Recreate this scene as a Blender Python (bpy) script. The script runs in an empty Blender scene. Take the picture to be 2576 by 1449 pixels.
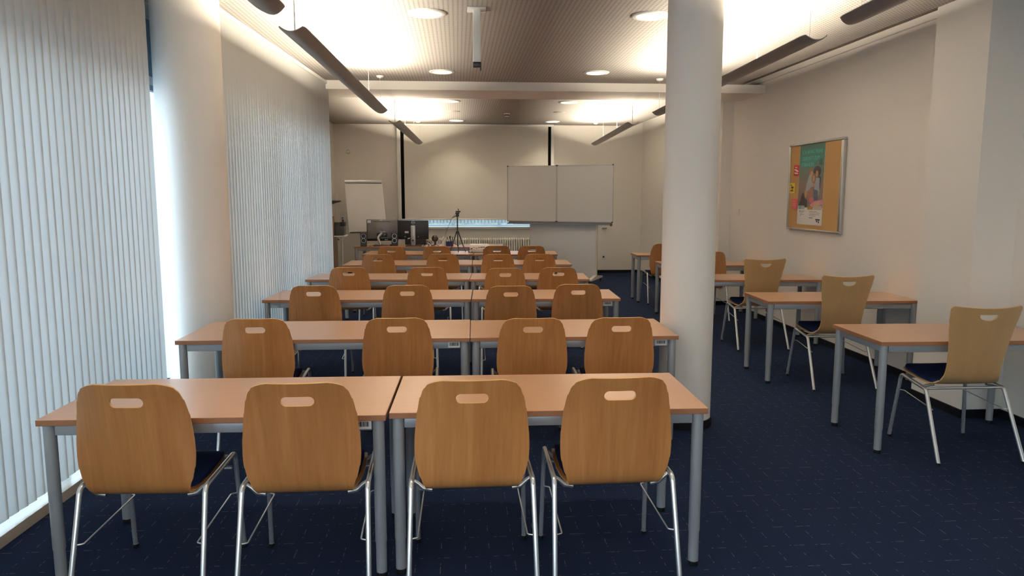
import bpy, bmesh, math, random
from mathutils import Vector, Matrix
from mathutils.geometry import delaunay_2d_cdt
random.seed(7)
PI = math.pi
SC = bpy.context.scene
COL = SC.collection

# ------------------------------------------------------------------ materials
def new_mat(name):
    m = bpy.data.materials.new(name); m.use_nodes = True
    nt = m.node_tree
    return m, nt, nt.nodes['Principled BSDF'], nt.nodes['Material Output']

def N(nt, typ, **kw):
    n = nt.nodes.new(typ)
    for k, v in kw.items():
        if k in n.inputs: n.inputs[k].default_value = v
        else: setattr(n, k, v)
    return n

def math_node(nt, op, a, b=None, c=None):
    n = nt.nodes.new('ShaderNodeMath'); n.operation = op
    for i, v in enumerate((a, b, c)):
        if v is None: continue
        if isinstance(v, (int, float)): n.inputs[i].default_value = v
        else: nt.links.new(v, n.inputs[i])
    return n.outputs[0]

def mix_col(nt, fac, a, b, mode='MIX'):
    n = nt.nodes.new('ShaderNodeMix'); n.data_type = 'RGBA'; n.blend_type = mode
    for sock, v in ((n.inputs[0], fac), (n.inputs[6], a), (n.inputs[7], b)):
        if isinstance(v, (int, float)): sock.default_value = v
        elif isinstance(v, (tuple, list)): sock.default_value = (*v[:3], 1)
        else: nt.links.new(v, sock)
    return n.outputs[2]

def plain(name, col, rough=.5, metal=0., var=.06, scale=30., bump=0., spec=.5, coat=0.):
    m, nt, b, o = new_mat(name)
    tc = N(nt, 'ShaderNodeTexCoord')
    nz = N(nt, 'ShaderNodeTexNoise', Scale=scale, Detail=4.)
    nt.links.new(tc.outputs['Object'], nz.inputs['Vector'])
    lo = tuple(c*(1-var) for c in col); hi = tuple(min(1, c*(1+var)) for c in col)
    nt.links.new(mix_col(nt, nz.outputs['Fac'], lo, hi), b.inputs['Base Color'])
    b.inputs['Roughness'].default_value = rough; b.inputs['Metallic'].default_value = metal
    b.inputs['Specular IOR Level'].default_value = spec
    b.inputs['Coat Weight'].default_value = coat
    if bump:
        bp = N(nt, 'ShaderNodeBump', Strength=bump, Distance=.002)
        nt.links.new(nz.outputs['Fac'], bp.inputs['Height']); nt.links.new(bp.outputs[0], b.inputs['Normal'])
    return m

def wood(name, light, dark, stretch, rough=.35, contrast=1., randomise=.12, knots=0.):
    m, nt, b, o = new_mat(name)
    tc = N(nt, 'ShaderNodeTexCoord'); oi = N(nt, 'ShaderNodeObjectInfo')
    mp = N(nt, 'ShaderNodeMapping'); mp.inputs['Scale'].default_value = stretch
    off = N(nt, 'ShaderNodeVectorMath', operation='MULTIPLY_ADD')
    nt.links.new(oi.outputs['Random'], off.inputs[0]); off.inputs[1].default_value = (7, 5, 9)
    nt.links.new(tc.outputs['Object'], off.inputs[2])
    nt.links.new(off.outputs[0], mp.inputs['Vector'])
    n1 = N(nt, 'ShaderNodeTexNoise', Scale=1., Detail=6., Roughness=.65, Distortion=1.1)
    nt.links.new(mp.outputs[0], n1.inputs['Vector'])
    n2 = N(nt, 'ShaderNodeTexNoise', Scale=6., Detail=3.)
    nt.links.new(mp.outputs[0], n2.inputs['Vector'])
    r = N(nt, 'ShaderNodeValToRGB'); r.color_ramp.elements[0].position = .5-.25/contrast; r.color_ramp.elements[1].position = .5+.25/contrast
    r.color_ramp.elements[0].color = (*dark, 1); r.color_ramp.elements[1].color = (*light, 1)
    s = math_node(nt, 'MULTIPLY_ADD', n2.outputs['Fac'], .3, math_node(nt, 'MULTIPLY', n1.outputs['Fac'], .7))
    nt.links.new(s, r.inputs['Fac'])
    hv = N(nt, 'ShaderNodeHueSaturation')
    nt.links.new(r.outputs['Color'], hv.inputs['Color'])
    nt.links.new(math_node(nt, 'MULTIPLY_ADD', oi.outputs['Random'], randomise*2, 1-randomise), hv.inputs['Value'])
    nt.links.new(hv.outputs[0], b.inputs['Base Color'])
    b.inputs['Roughness'].default_value = rough
    b.inputs['Coat Weight'].default_value = .45; b.inputs['Coat Roughness'].default_value = .16
    return m

M = {}
M['wall'] = plain('wall_paint', (.86, .82, .755), .9, var=.02, scale=60, bump=.15)
M['column'] = plain('column_paint', (.82, .775, .72), .85, var=.02, scale=60, bump=.1)
M['white'] = plain('white_plastic', (.78, .78, .75), .45, var=.02)
M['cream'] = plain('cream_enamel', (.80, .77, .69), .3, var=.02)
M['kerb'] = plain('polished_cream_stone', (.44, .40, .34), .18, var=.06, scale=14)
M['skirt'] = plain('black_skirting', (.006, .007, .011), .7, spec=.15)
M['beech_top'] = wood('beech_laminate', (.62, .345, .195), (.54, .285, .15), (1.5, 40, 40), .30, .9, .03)
M['beech_edge'] = plain('beech_edge_band', (.31, .14, .065), .45, var=.08, scale=60)
M['shell'] = wood('beech_plywood', (.53, .238, .076), (.385, .15, .042), (13, 1.4, 1.0), .34, 1.5, .10)
M['shell_lit_edge'] = plain('plywood_lit_edge', (.62, .37, .16), .5, var=.1, scale=90)  # plywood rim, made paler: light caught by the edge put into its colour
M['shell_pale'] = wood('pale_plywood', (.56, .345, .15), (.47, .28, .11), (5, .8, .9), .45, .9, .05)
M['steel_grey'] = plain('grey_powder_coat', (.36, .385, .41), .38, metal=.3, var=.05)
M['chrome'] = plain('chrome', (.77, .78, .79), .24, metal=.75, var=.02)
M['alu'] = plain('brushed_aluminium', (.55, .55, .54), .35, metal=.85, var=.04)
M['lamp_alu'] = plain('anodised_grey', (.30, .295, .285), .42, metal=.6, var=.03)
M['navy'] = plain('navy_upholstery', (.006, .017, .075), .95, var=.35, scale=400, bump=.3, spec=.15)
M['matte_black'] = plain('matte_black_cloth', (.006, .006, .006), .95, spec=.05)
M['tray'] = plain('tray_grey', (.20, .215, .235), .45, metal=.3)
M['black'] = plain('black_plastic', (.012, .012, .013), .4)
M['dark'] = plain('charcoal_plastic', (.03, .032, .036), .45)
M['gloss_grey'] = plain('grey_glossy_plastic', (.15, .145, .15), .28, var=.03)
M['silver'] = plain('silver_plastic', (.45, .46, .48), .35, metal=.5)
M['ring'] = plain('pale_ring', (.55, .57, .6), .4)
M['whiteboard'] = plain('enamel_board', (.66, .66, .65), .28, var=.01)
M['panel_grey'] = plain('grey_panel', (.76, .77, .78), .45, var=.01)
M['paper'] = plain('paper', (.80, .79, .76), .7, var=.02)
M['screen'] = plain('projection_cloth', (.70, .67, .60), .85, var=.01)
M['cork'] = plain('cork', (.45, .27, .105), .95, var=.3, scale=220, bump=.3)
M['red'] = plain('red_card', (.50, .03, .04), .6)
M['coral'] = plain('coral_card', (.62, .08, .08), .6)
M['yellow'] = plain('yellow_note', (.75, .55, .06), .7)
M['ink'] = plain('black_ink', (.02, .02, .02), .7)
M['pinkink'] = plain('pink_ink', (.75, .35, .42), .7)
M['turq'] = plain('turquoise_ink', (.10, .55, .48), .6)
M['blue'] = plain('blue_plastic', (.01, .02, .10), .35)
M['red_pen'] = plain('dark_red_plastic', (.22, .02, .02), .4)
M['green'] = plain('green_sticker', (.05, .4, .25), .6)
M['brown'] = wood('brown_wood', (.22, .12, .065), (.14, .07, .035), (30, 30, 2), .5)
M['hedge'] = plain('hedge_leaves', (.13, .14, .12), .8, var=.7, scale=9)
M['ground'] = plain('outdoor_paving', (.42, .44, .46), .9, var=.2, scale=3)
M['brick'] = plain('red_render', (.42, .12, .12), .9, var=.15, scale=4)
M['fence'] = plain('fence_wire', (.2, .22, .22), .5, metal=.4)
M['winframe'] = plain('window_frame', (.50, .53, .56), .4, var=.02)
M['outdark'] = plain('blue_grey_panel', (.16, .24, .32), .5)

def mk_ceiling():
    m, nt, b, o = new_mat('perforated_ceiling')
    g = N(nt, 'ShaderNodeNewGeometry'); sx = N(nt, 'ShaderNodeSeparateXYZ')
    nt.links.new(g.outputs['Position'], sx.inputs[0])
    def cell(v, s):
        f = math_node(nt, 'FRACT', math_node(nt, 'MULTIPLY', v, 1/s))
        return math_node(nt, 'SUBTRACT', f, .5)
    cx = cell(sx.outputs[0], .036); cy = cell(sx.outputs[1], .036)
    d = math_node(nt, 'SQRT', math_node(nt, 'ADD', math_node(nt, 'MULTIPLY', cx, cx), math_node(nt, 'MULTIPLY', cy, cy)))
    hole = math_node(nt, 'LESS_THAN', d, .22)
    nt.links.new(mix_col(nt, hole, (.41, .385, .36), (.17, .16, .15)), b.inputs['Base Color'])
    b.inputs['Roughness'].default_value = .85
    return m
M['ceiling'] = mk_ceiling()

def mk_carpet():
    m, nt, b, o = new_mat('navy_carpet')
    g = N(nt, 'ShaderNodeNewGeometry'); sx = N(nt, 'ShaderNodeSeparateXYZ')
    nt.links.new(g.outputs['Position'], sx.inputs[0])
    X, Y = sx.outputs[0], sx.outputs[1]
    def fr(v, s, off=0.):
        return math_node(nt, 'ABSOLUTE', math_node(nt, 'SUBTRACT', math_node(nt, 'FRACT', math_node(nt, 'MULTIPLY_ADD', v, 1/s, off)), .5))
    brk = N(nt, 'ShaderNodeTexNoise', Scale=38., Detail=1.)
    nt.links.new(g.outputs['Position'], brk.inputs['Vector'])
    on = math_node(nt, 'GREATER_THAN', brk.outputs['Fac'], .50)
    rows = math_node(nt, 'MULTIPLY', math_node(nt, 'LESS_THAN', fr(Y, .19), .012), math_node(nt, 'LESS_THAN', fr(X, .125), .30))
    ticks = math_node(nt, 'MULTIPLY', math_node(nt, 'LESS_THAN', fr(X, .11, .3), .016), math_node(nt, 'LESS_THAN', fr(Y, .19, .5), .24))
    dash = math_node(nt, 'MULTIPLY', math_node(nt, 'MAXIMUM', rows, ticks), on)
    nz = N(nt, 'ShaderNodeTexNoise', Scale=260., Detail=3.)
    nt.links.new(g.outputs['Position'], nz.inputs['Vector'])
    big = N(nt, 'ShaderNodeTexNoise', Scale=2.2, Detail=2.)
    nt.links.new(g.outputs['Position'], big.inputs['Vector'])
    base = mix_col(nt, nz.outputs['Fac'], (.004, .010, .032), (.009, .020, .054))
    base = mix_col(nt, math_node(nt, 'MULTIPLY', big.outputs['Fac'], .25), base, (.012, .018, .038))
    nt.links.new(mix_col(nt, math_node(nt, 'MULTIPLY', dash, .33), base, (.22, .22, .24)), b.inputs['Base Color'])
    b.inputs['Roughness'].default_value = .95; b.inputs['Specular IOR Level'].default_value = .1
    bp = N(nt, 'ShaderNodeBump', Strength=.4, Distance=.003)
    nt.links.new(nz.outputs['Fac'], bp.inputs['Height']); nt.links.new(bp.outputs[0], b.inputs['Normal'])
    return m
M['carpet'] = mk_carpet()

def mk_blind():
    m, nt, b, o = new_mat('blind_fabric')
    tc = N(nt, 'ShaderNodeTexCoord')
    w = N(nt, 'ShaderNodeTexNoise', Scale=240., Detail=2.)
    nt.links.new(tc.outputs['Object'], w.inputs['Vector'])
    c = mix_col(nt, w.outputs['Fac'], (.52, .52, .50), (.60, .60, .58))
    d = N(nt, 'ShaderNodeBsdfDiffuse'); t = N(nt, 'ShaderNodeBsdfTranslucent')
    nt.links.new(c, d.inputs['Color']); t.inputs['Color'].default_value = (.72, .74, .72, 1)
    ms = N(nt, 'ShaderNodeMixShader'); ms.inputs[0].default_value = BLIND_T
    nt.links.new(d.outputs[0], ms.inputs[1]); nt.links.new(t.outputs[0], ms.inputs[2])
    nt.links.new(ms.outputs[0], o.inputs['Surface'])
    return m
BLIND_T = .25
M['blind'] = mk_blind()

def mk_glass():
    m, nt, b, o = new_mat('window_glass')
    tr = N(nt, 'ShaderNodeBsdfTransparent'); gl = N(nt, 'ShaderNodeBsdfGlossy'); gl.inputs['Roughness'].default_value = .02
    tr.inputs['Color'].default_value = (.90, .94, .94, 1)
    lw = N(nt, 'ShaderNodeFresnel', IOR=1.45)
    ms = N(nt, 'ShaderNodeMixShader')
    nt.links.new(lw.outputs[0], ms.inputs[0]); nt.links.new(tr.outputs[0], ms.inputs[1]); nt.links.new(gl.outputs[0], ms.inputs[2])
    nt.links.new(ms.outputs[0], o.inputs['Surface'])
    return m
M['glass'] = mk_glass()

def mk_emit(name, col, strength):
    m, nt, b, o = new_mat(name)
    e = N(nt, 'ShaderNodeEmission'); e.inputs['Color'].default_value = (*col, 1); e.inputs['Strength'].default_value = strength
    nt.links.new(e.outputs[0], o.inputs['Surface'])
    return m
TUBE = 145.
M['mirror'] = plain('faceted_reflector', (.85, .85, .84), .25, metal=.6, var=.02)
BULB = 255.
M['bulb'] = mk_emit('downlight_bulb', (1., .86, .68), BULB)
M['tube'] = mk_emit('warm_tube', (1., .87, .68), TUBE)

def mk_poster():
    m, nt, b, o = new_mat('poster_print')
    tc = N(nt, 'ShaderNodeTexCoord'); sx = N(nt, 'ShaderNodeSeparateXYZ')
    nt.links.new(tc.outputs['Generated'], sx.inputs[0])
    r = N(nt, 'ShaderNodeValToRGB'); cr = r.color_ramp
    cr.elements[0].position = 0.; cr.elements[0].color = (.20, .13, .10, 1)
    cr.elements[1].position = 1.; cr.elements[1].color = (.012, .085, .06, 1)
    for p, c in ((.35, (.17, .115, .085)), (.55, (.10, .13, .10)), (.72, (.02, .17, .13)), (.86, (.015, .12, .085))):
        e = cr.elements.new(p); e.color = (*c, 1)
    nt.links.new(sx.outputs[1], r.inputs[0]); nt.links.new(r.outputs[0], b.inputs['Base Color'])
    b.inputs['Roughness'].default_value = .35
    return m
M['poster'] = mk_poster()
PRINT = {}
def ink(col):
    if col not in PRINT: PRINT[col] = plain('print_%d' % len(PRINT), col, .4, var=.08, scale=40)
    return PRINT[col]

# ------------------------------------------------------------------ mesh building
class MB:
    def __init__(s): s.v = []; s.f = []; s.mi = []; s.sm = []; s.cur = 0
    def add(s, vs, fs, smooth=False):
        b = len(s.v); s.v += [tuple(v) for v in vs]
        for f in fs: s.f.append(tuple(i+b for i in f)); s.mi.append(s.cur); s.sm.append(smooth)
        return s
    def mat(s, i): s.cur = i; return s
    def box(s, x0, y0, z0, x1, y1, z1, c=0.):
        if c <= 0:
            vs = [(x, y, z) for z in (z0, z1) for x, y in ((x0, y0), (x1, y0), (x1, y1), (x0, y1))]
            return s.add(vs, [(3, 2, 1, 0), (4, 5, 6, 7), (0, 1, 5, 4), (1, 2, 6, 5), (2, 3, 7, 6), (3, 0, 4, 7)])
        bm = bmesh.new(); bmesh.ops.create_cube(bm, size=1.)
        for v in bm.verts: v.co = Vector(((x0+x1)/2+v.co.x*(x1-x0), (y0+y1)/2+v.co.y*(y1-y0), (z0+z1)/2+v.co.z*(z1-z0)))
        bmesh.ops.bevel(bm, geom=list(bm.edges)+list(bm.verts), offset=c, segments=2, profile=.5, affect='EDGES')
        return s.bm(bm, True)
    def bm(s, bm, smooth=False):
        bm.verts.index_update(); vs = [v.co.copy() for v in bm.verts]; fs = [tuple(v.index for v in f.verts) for f in bm.faces]
        bm.free(); return s.add(vs, fs, smooth)
    def prism(s, pts, z0, z1, axis='z', smooth=False):
        n = len(pts)
        def P(p, h):
            return {'z': (p[0], p[1], h), 'y': (p[0], h, p[1]), 'x': (h, p[0], p[1])}[axis]
        vs = [P(p, z0) for p in pts]+[P(p, z1) for p in pts]
        fs = [tuple(range(n))[::-1], tuple(range(n, 2*n))]
        s.add(vs, fs)
        s.add(vs, [(i, (i+1) % n, n+(i+1) % n, n+i) for i in range(n)], smooth)
        return s
    def lathe(s, prof, c=(0, 0, 0), axis='z', n=28, a0=0., a1=2*PI):
        full = abs(a1-a0-2*PI) < 1e-6; m = n if full else n+1; vs = []
        for r, h in prof:
            for k in range(m):
                a = a0+(a1-a0)*k/n; p = (r*math.cos(a), r*math.sin(a), h)
                if axis == 'y': p = (p[0], p[2], p[1])
                if axis == 'x': p = (p[2], p[0], p[1])
                vs.append((p[0]+c[0], p[1]+c[1], p[2]+c[2]))
        fs = []
        for i in range(len(prof)-1):
            for k in range(n):
                k2 = (k+1) % m
                fs.append((i*m+k, i*m+k2, (i+1)*m+k2, (i+1)*m+k))
        return s.add(vs, fs, True)
    def disc(s, r, c, n=28, axis='z', flip=False):
        vs = []
        for k in range(n):
            a = 2*PI*k/n; p = (r*math.cos(a), r*math.sin(a), 0)
            if axis == 'y': p = (p[0], 0, p[1])
            if axis == 'x': p = (0, p[0], p[1])
            vs.append((p[0]+c[0], p[1]+c[1], p[2]+c[2]))
        return s.add(vs, [tuple(range(n))])
    def cyl(s, r, p, h, n=24, r2=None):
        r2 = r if r2 is None else r2
        s.lathe([(r, 0), (r2, h)], p, n=n); s.disc(r, p, n); s.disc(r2, (p[0], p[1], p[2]+h), n); return s
    def tube(s, pts, r, n=12, caps=True, rr=None):
        pts = [Vector(p) for p in pts]; T = []
        for i in range(len(pts)):
            a = pts[max(0, i-1)]; b = pts[min(len(pts)-1, i+1)]; T.append((b-a).normalized())
        up = Vector((0, 0, 1)) if abs(T[0].z) < .9 else Vector((1, 0, 0))
        nrm = (up-T[0]*up.dot(T[0])).normalized(); vs = []
        for i, p in enumerate(pts):
            nrm = (nrm-T[i]*nrm.dot(T[i])).normalized(); bn = T[i].cross(nrm)
            R = r if rr is None else rr[i]
            for k in range(n):
                a = 2*PI*k/n; vs.append(p+nrm*(R*math.cos(a))+bn*(R*math.sin(a)))
        fs = [(i*n+k, i*n+(k+1) % n, (i+1)*n+(k+1) % n, (i+1)*n+k) for i in range(len(pts)-1) for k in range(n)]
        s.add(vs, fs, True)
        if caps: s.add(vs[:n], [tuple(range(n))[::-1]]); s.add(vs[-n:], [tuple(range(n))])
        return s
    def sphere(s, c, r, n=20, sz=1.):
        return s.lathe([(max(1e-5, r*math.sin(PI*i/n)), -r*sz*math.cos(PI*i/n)) for i in range(n+1)], c, n=n*2 if n < 16 else n)
    def build(s, name, mats, parent=None, bevel=0.):
        me = bpy.data.meshes.new(name); me.from_pydata(s.v, [], s.f)
        if not isinstance(mats, (list, tuple)): mats = [mats]
        for m in mats: me.materials.append(m)
        me.polygons.foreach_set('material_index', s.mi); me.polygons.foreach_set('use_smooth', s.sm)
        bm = bmesh.new(); bm.from_mesh(me)
        bmesh.ops.remove_doubles(bm, verts=bm.verts, dist=1e-6)
        bmesh.ops.recalc_face_normals(bm, faces=bm.faces)
        for e in bm.edges:
            if len(e.link_faces) == 2 and e.calc_face_angle(0) > .95: e.smooth = False
        bm.to_mesh(me); bm.free(); me.update()
        o = bpy.data.objects.new(name, me); COL.objects.link(o)
        if parent is not None: o.parent = parent
        if bevel:
            b = o.modifiers.new('bevel', 'BEVEL'); b.width = bevel; b.segments = 2; b.limit_method = 'ANGLE'; b.angle_limit = .7
        return o

def fillet(pts, r, seg=6):
    pts = [Vector(p) for p in pts]; out = [pts[0]]
    for i in range(1, len(pts)-1):
        a, p, b = pts[i-1], pts[i], pts[i+1]
        d1 = (a-p).normalized(); d2 = (b-p).normalized(); ang = d1.angle(d2)
        t = min(r/math.tan(ang/2), (a-p).length*.45, (b-p).length*.45)
        p1 = p+d1*t; p2 = p+d2*t
        for k in range(seg+1):
            u = k/seg; out.append(p1*(1-u)**2+p*2*u*(1-u)+p2*u*u)
    out.append(pts[-1]); return out

def smooth_path(pts, n=8):
    P = [Vector(p) for p in pts]; out = []
    for i in range(len(P)-1):
        a = P[max(0, i-1)]; b = P[i]; c = P[i+1]; d = P[min(len(P)-1, i+2)]
        for k in range(n):
            t = k/n
            out.append(.5*((2*b)+(c-a)*t+(2*a-5*b+4*c-d)*t*t+(3*b-a-3*c+d)*t**3))
    out.append(P[-1]); return out

def sheet(outline, holes, grid, mapf, thick, mb=None, edge_mat=None):
    """flat outline (u,s) with holes, filled with a fine mesh, bent through mapf and given thickness"""
    verts = []; edges = []
    def dense(loop, step):
        out = []
        for a, b in zip(loop, loop[1:]+loop[:1]):
            n = max(1, int(math.ceil(math.hypot(b[0]-a[0], b[1]-a[1])/step)))
            out += [(a[0]+(b[0]-a[0])*k/n, a[1]+(b[1]-a[1])*k/n) for k in range(n)]
        return out
    if grid: outline = dense(outline, .013); holes = [dense(h, .013) for h in holes]
    for loop in [outline]+holes:
        b = len(verts); verts += [Vector(p) for p in loop]
        edges += [(b+i, b+(i+1) % len(loop)) for i in range(len(loop))]
    def inside(p, poly):
        c = False; j = len(poly)-1
        for i in range(len(poly)):
            a, d = poly[i], poly[j]
            if (a[1] > p[1]) != (d[1] > p[1]) and p[0] < (d[0]-a[0])*(p[1]-a[1])/(d[1]-a[1])+a[0]: c = not c
            j = i
        return c
    for p in grid:
        if inside(p, outline) and not any(inside(p, h) for h in holes): verts.append(Vector(p))
    vo, eo, fo, *_ = delaunay_2d_cdt(verts, edges, [], 2, 1e-6)
    faces = []
    for f in fo:
        c = [sum(vo[i][k] for i in f)/len(f) for k in (0, 1)]
        if inside(c, outline) and not any(inside(c, h) for h in holes): faces.append(tuple(f))
    P = [Vector(mapf(v[0], v[1])) for v in vo]
    e = 1e-3; top = []
    for v, p in zip(vo, P):
        du = Vector(mapf(v[0]+e, v[1]))-Vector(mapf(v[0]-e, v[1])); ds = Vector(mapf(v[0], v[1]+e))-Vector(mapf(v[0], v[1]-e))
        top.append(p+du.cross(ds).normalized()*thick)
    n = len(P); mb = mb or MB(); cur = mb.cur
    mb.add(P+top, [tuple(f) for f in faces]+[tuple(n+i for i in reversed(f)) for f in faces], True)
    cnt = {}
    for f in faces:
        for a, b in zip(f, f[1:]+f[:1]): cnt.setdefault(frozenset((a, b)), []).append((a, b))
    rim = [l[0] for l in cnt.values() if len(l) == 1]
    if edge_mat is not None: mb.cur = edge_mat
    mb.add(P+top, [(b, a, n+a, n+b) for a, b in rim], False); mb.cur = cur
    return mb

def tag(o, label=None, cat=None, group=None, kind=None):
    if label: o['label'] = label
    if cat: o['category'] = cat
    if group: o['group'] = group
    if kind: o['kind'] = kind
    return o

def thing(name, label, cat, loc=(0, 0, 0), rz=0., group=None):
    o = bpy.data.objects.new(name, None); COL.objects.link(o)
    o.empty_display_size = .1; o.location = loc; o.rotation_euler = (0, 0, rz)
    return tag(o, label, cat, group)

def kids(o): return [c for c in COL.objects if c.parent == o]
def dup(root, loc, rz, label, group=None):
    r = root.copy(); COL.objects.link(r); r.location = loc; r.rotation_euler = (0, 0, rz)
    r['label'] = label
    if group: r['group'] = group
    for ch in kids(root):
        c = ch.copy(); COL.objects.link(c); c.parent = r
        for g in kids(ch):
            d = g.copy(); COL.objects.link(d); d.parent = c
    return r

def struct(o): o['kind'] = 'structure'; return o

# ------------------------------------------------------------------ the room
H = 3.02
BY = 15.1
def near_x(y): return -2.26+.03*y      # plane of the near window blinds
def far_x(y): return -2.07+.049*y      # plane of the far window blinds

struct(MB().box(-2.6, -2.3, -.08, 4.2, 15.6, 0).build('floor', M['carpet']))
DOWN = [(-.159, 8.685, 'left one, before the beam'), (1.612, 8.61, 'right one, before the beam'), (-.088, 11.34, 'left one, just past the beam'),
        (1.704, 11.35, 'right one, just past the beam'), (.013, 14.26, 'left one, near the projection screen'), (1.834, 14.33, 'right one, near the projection screen'),
        (-.22, 5.95, 'left one, added for light above the third desk row'), (1.53, 5.90, 'right one, added for light above the third desk row'), (-.28, 3.2, 'left one, added for light above the front desk row'), (1.45, 3.2, 'right one, added for light above the front desk row'),
        (-.34, .5, 'left one, added for light above the viewer'), (1.37, .5, 'right one, added for light above the viewer')]  # last three pairs are added to light the near part of the room
circ = lambda x, y, r, n=32: [(x+r*math.cos(2*PI*k/n), y+r*math.sin(2*PI*k/n)) for k in range(n)]
c = sheet([(-2.6, -2.3), (3.62, -2.3), (3.62, 15.6), (-2.6, 15.6)], [circ(x, y, .107) for x, y, l in DOWN], [], lambda u, v: (u, v, H), .16)
c.sm = [False]*len(c.sm)
c.box(3.62, -2.3, H+.11, 4.2, 15.6, H+.2); c.box(-2.6, -2.3, H+.16, 3.62, 15.6, H+.2)
struct(c.build('ceiling', M['ceiling']))
struct(MB().box(-2.44, 9.42, 2.915, 3.97, 10.23, H+.0).build('beam_ceiling', M['wall']))
# back wall with its window niche
w = MB()
w.box(-2.6, BY, 0, -1.08, 15.5, H); w.box(1.86, BY, 0, 4.2, 15.5, H); w.box(-1.08, BY, 0, 1.86, 15.5, .94); w.box(3.62, BY, H, 4.2, 15.5, H+.11)
struct(w.build('wall_back', M['wall']))
# right wall with two pilasters
w = MB()
w.box(3.965, -2.3, 0, 4.2, 10.5, H+.11); w.box(3.81, 10.5, 0, 4.2, BY, H+.11); w.box(3.66, 4.96, 0, 3.97, 5.55, H+.11)
struct(w.build('wall_right', M['wall']))
# left wall: pier behind the column, part beside the camera and the part past the windows
w = MB()
w.box(-2.6, 6.6, 0, -1.95, 6.65, H); w.box(-2.6, 9.62, 0, -2.44, BY, H); w.box(-2.6, 9.62, 0, -1.64, 9.72, H)
struct(w.build('wall_left', M['wall']))
w = MB(); w.box(-2.6, -2.5, 0, 4.2, -2.2, .9); w.box(-2.6, -2.5, 2.30, 4.2, -2.2, H+.2); w.box(-2.6, -2.5, .9, -1.8, -2.2, 2.3); w.box(2.2, -2.5, .9, 4.2, -2.2, 2.3)
struct(w.build('wall_rear', M['wall']))
# skirting
s = MB(); s.box(1.97, BY-.015, 0, 3.81, BY, .06); s.box(-2.44, BY-.015, 0, -1.2, BY, .06)
struct(s.build('baseboard_back', M['skirt']))
s = MB(); s.box(3.95, 5.55, 0, 3.966, 10.5, .06); s.box(3.795, 10.485, 0, 3.81, BY, .06); s.box(3.795, 10.485, 0, 3.966, 10.5, .06)
s.box(3.645, 4.945, 0, 3.66, 5.565, .06); s.box(3.66, 4.945, 0, 3.965, 4.96, .06); s.box(3.66, 5.55, 0, 3.965, 5.565, .06); s.box(3.95, -2.2, 0, 3.966, 4.96, .06)
struct(s.build('baseboard_right', M['skirt']))
struct(MB().box(3.935, -2.2, 3.06, 3.966, 10.5, 3.10).build('trim_1', M['wall']))
# columns
def column(name, x, y, r, base):
    o = MB().lathe([(r, .0), (r, H)], (x, y, 0), n=64).build(name, M['column']); struct(o)
    if base: struct(MB().lathe([(r+.001, 0), (r+.012, 0), (r+.012, .06), (r+.001, .06)], (x, y, 0), n=64).build('baseboard_column', M['skirt']))
column('column_right', 1.604, 5.0, .183, True)
column('column_left', -1.947, 5.66, .235, True)

# window kerbs under the blinds
def strip(y0, y1, fx, a, b, z0, z1):
    return MB().add([(fx(y)+d, y, z) for y in (y0, y1) for d in (a, b) for z in (z0, z1)],
                    [(0, 1, 3, 2), (4, 6, 7, 5), (0, 4, 5, 1), (2, 3, 7, 6), (1, 5, 7, 3), (0, 2, 6, 4)])
struct(strip(-2.2, 6.6, near_x, -.30, .045, 0, .055).build('trim_2', M['kerb']))
struct(strip(5.98, 9.62, far_x, -.30, .045, 0, .055).build('trim_3', M['kerb']))

def window(n, y0, y1, fx, off, cells):
    fr = MB()
    def bar(ya, yb, za, zb):
        fr.add([(fx(y)+off+d, y, z) for y in (ya, yb) for d in (-.06, 0) for z in (za, zb)],
               [(0, 1, 3, 2), (4, 6, 7, 5), (0, 4, 5, 1), (2, 3, 7, 6), (1, 5, 7, 3), (0, 2, 6, 4)])
    bar(y0, y1, .085, .14); bar(y0, y1, H-.10, H); bar(y0, y1, 2.44, 2.50)
    for k in range(cells+1):
        y = y0+(y1-y0-.06)*k/cells; bar(y, y+.06, .14, H-.1)
    f = struct(fr.build('window_%d' % n, M['winframe']))
    g = MB().add([(fx(y)+off-.03, y, z) for y, z in ((y0, .1), (y1, .1), (y1, H-.05), (y0, H-.05))], [(0, 1, 2, 3)])
    p = g.build('pane', M['glass'], f)
    tp = MB().add([(fx(y)+off+d, y, z) for y in (y0, y1) for d in (-.05, -.01) for z in (2.40, H-.02)],
               [(0, 1, 3, 2), (4, 6, 7, 5), (0, 4, 5, 1), (2, 3, 7, 6), (1, 5, 7, 3), (0, 2, 6, 4)])
    tp.build('transom_panel', M['outdark'], f)
    return f
window(1, -2.2, 6.6, near_x, -.20, 8)
window(2, 5.98, 9.62, far_x, -.20, 3)
# window in the back niche
fr = MB()
fr.box(-1.08, 15.40, .94, 1.86, 15.46, 1.0); fr.box(-1.08, 15.40, H-.06, 1.86, 15.46, H)
for k in range(4): x = -1.08+(2.94-.06)*k/3; fr.box(x, 15.40, 1.0, x+.06, 15.46, H-.06)
wf = struct(fr.build('window_3', M['winframe']))
MB().add([(-1.08, 15.43, .97), (1.86, 15.43, .97), (1.86, 15.43, H-.03), (-1.08, 15.43, H-.03)], [(0, 1, 2, 3)]).build('pane', M['glass'], wf)
fr = MB()  # window added behind the camera to let in daylight and brighten the room
fr.box(-1.8, -2.42, .9, 2.2, -2.36, .97); fr.box(-1.8, -2.42, 2.23, 2.2, -2.36, 2.30)
for k in range(4): x = -1.8+(4.0-.06)*k/3; fr.box(x, -2.42, .97, x+.06, -2.36, 2.23)
wr = struct(fr.build('window_4', M['winframe']))
MB().add([(-1.8, -2.39, .93), (2.2, -2.39, .93), (2.2, -2.39, 2.27), (-1.8, -2.39, 2.27)], [(0, 1, 2, 3)]).build('pane', M['glass'], wr)
struct(MB().box(-1.22, 14.98, .935, 2.0, 15.42, .972, .006).build('sill_1', M['white']))

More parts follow.
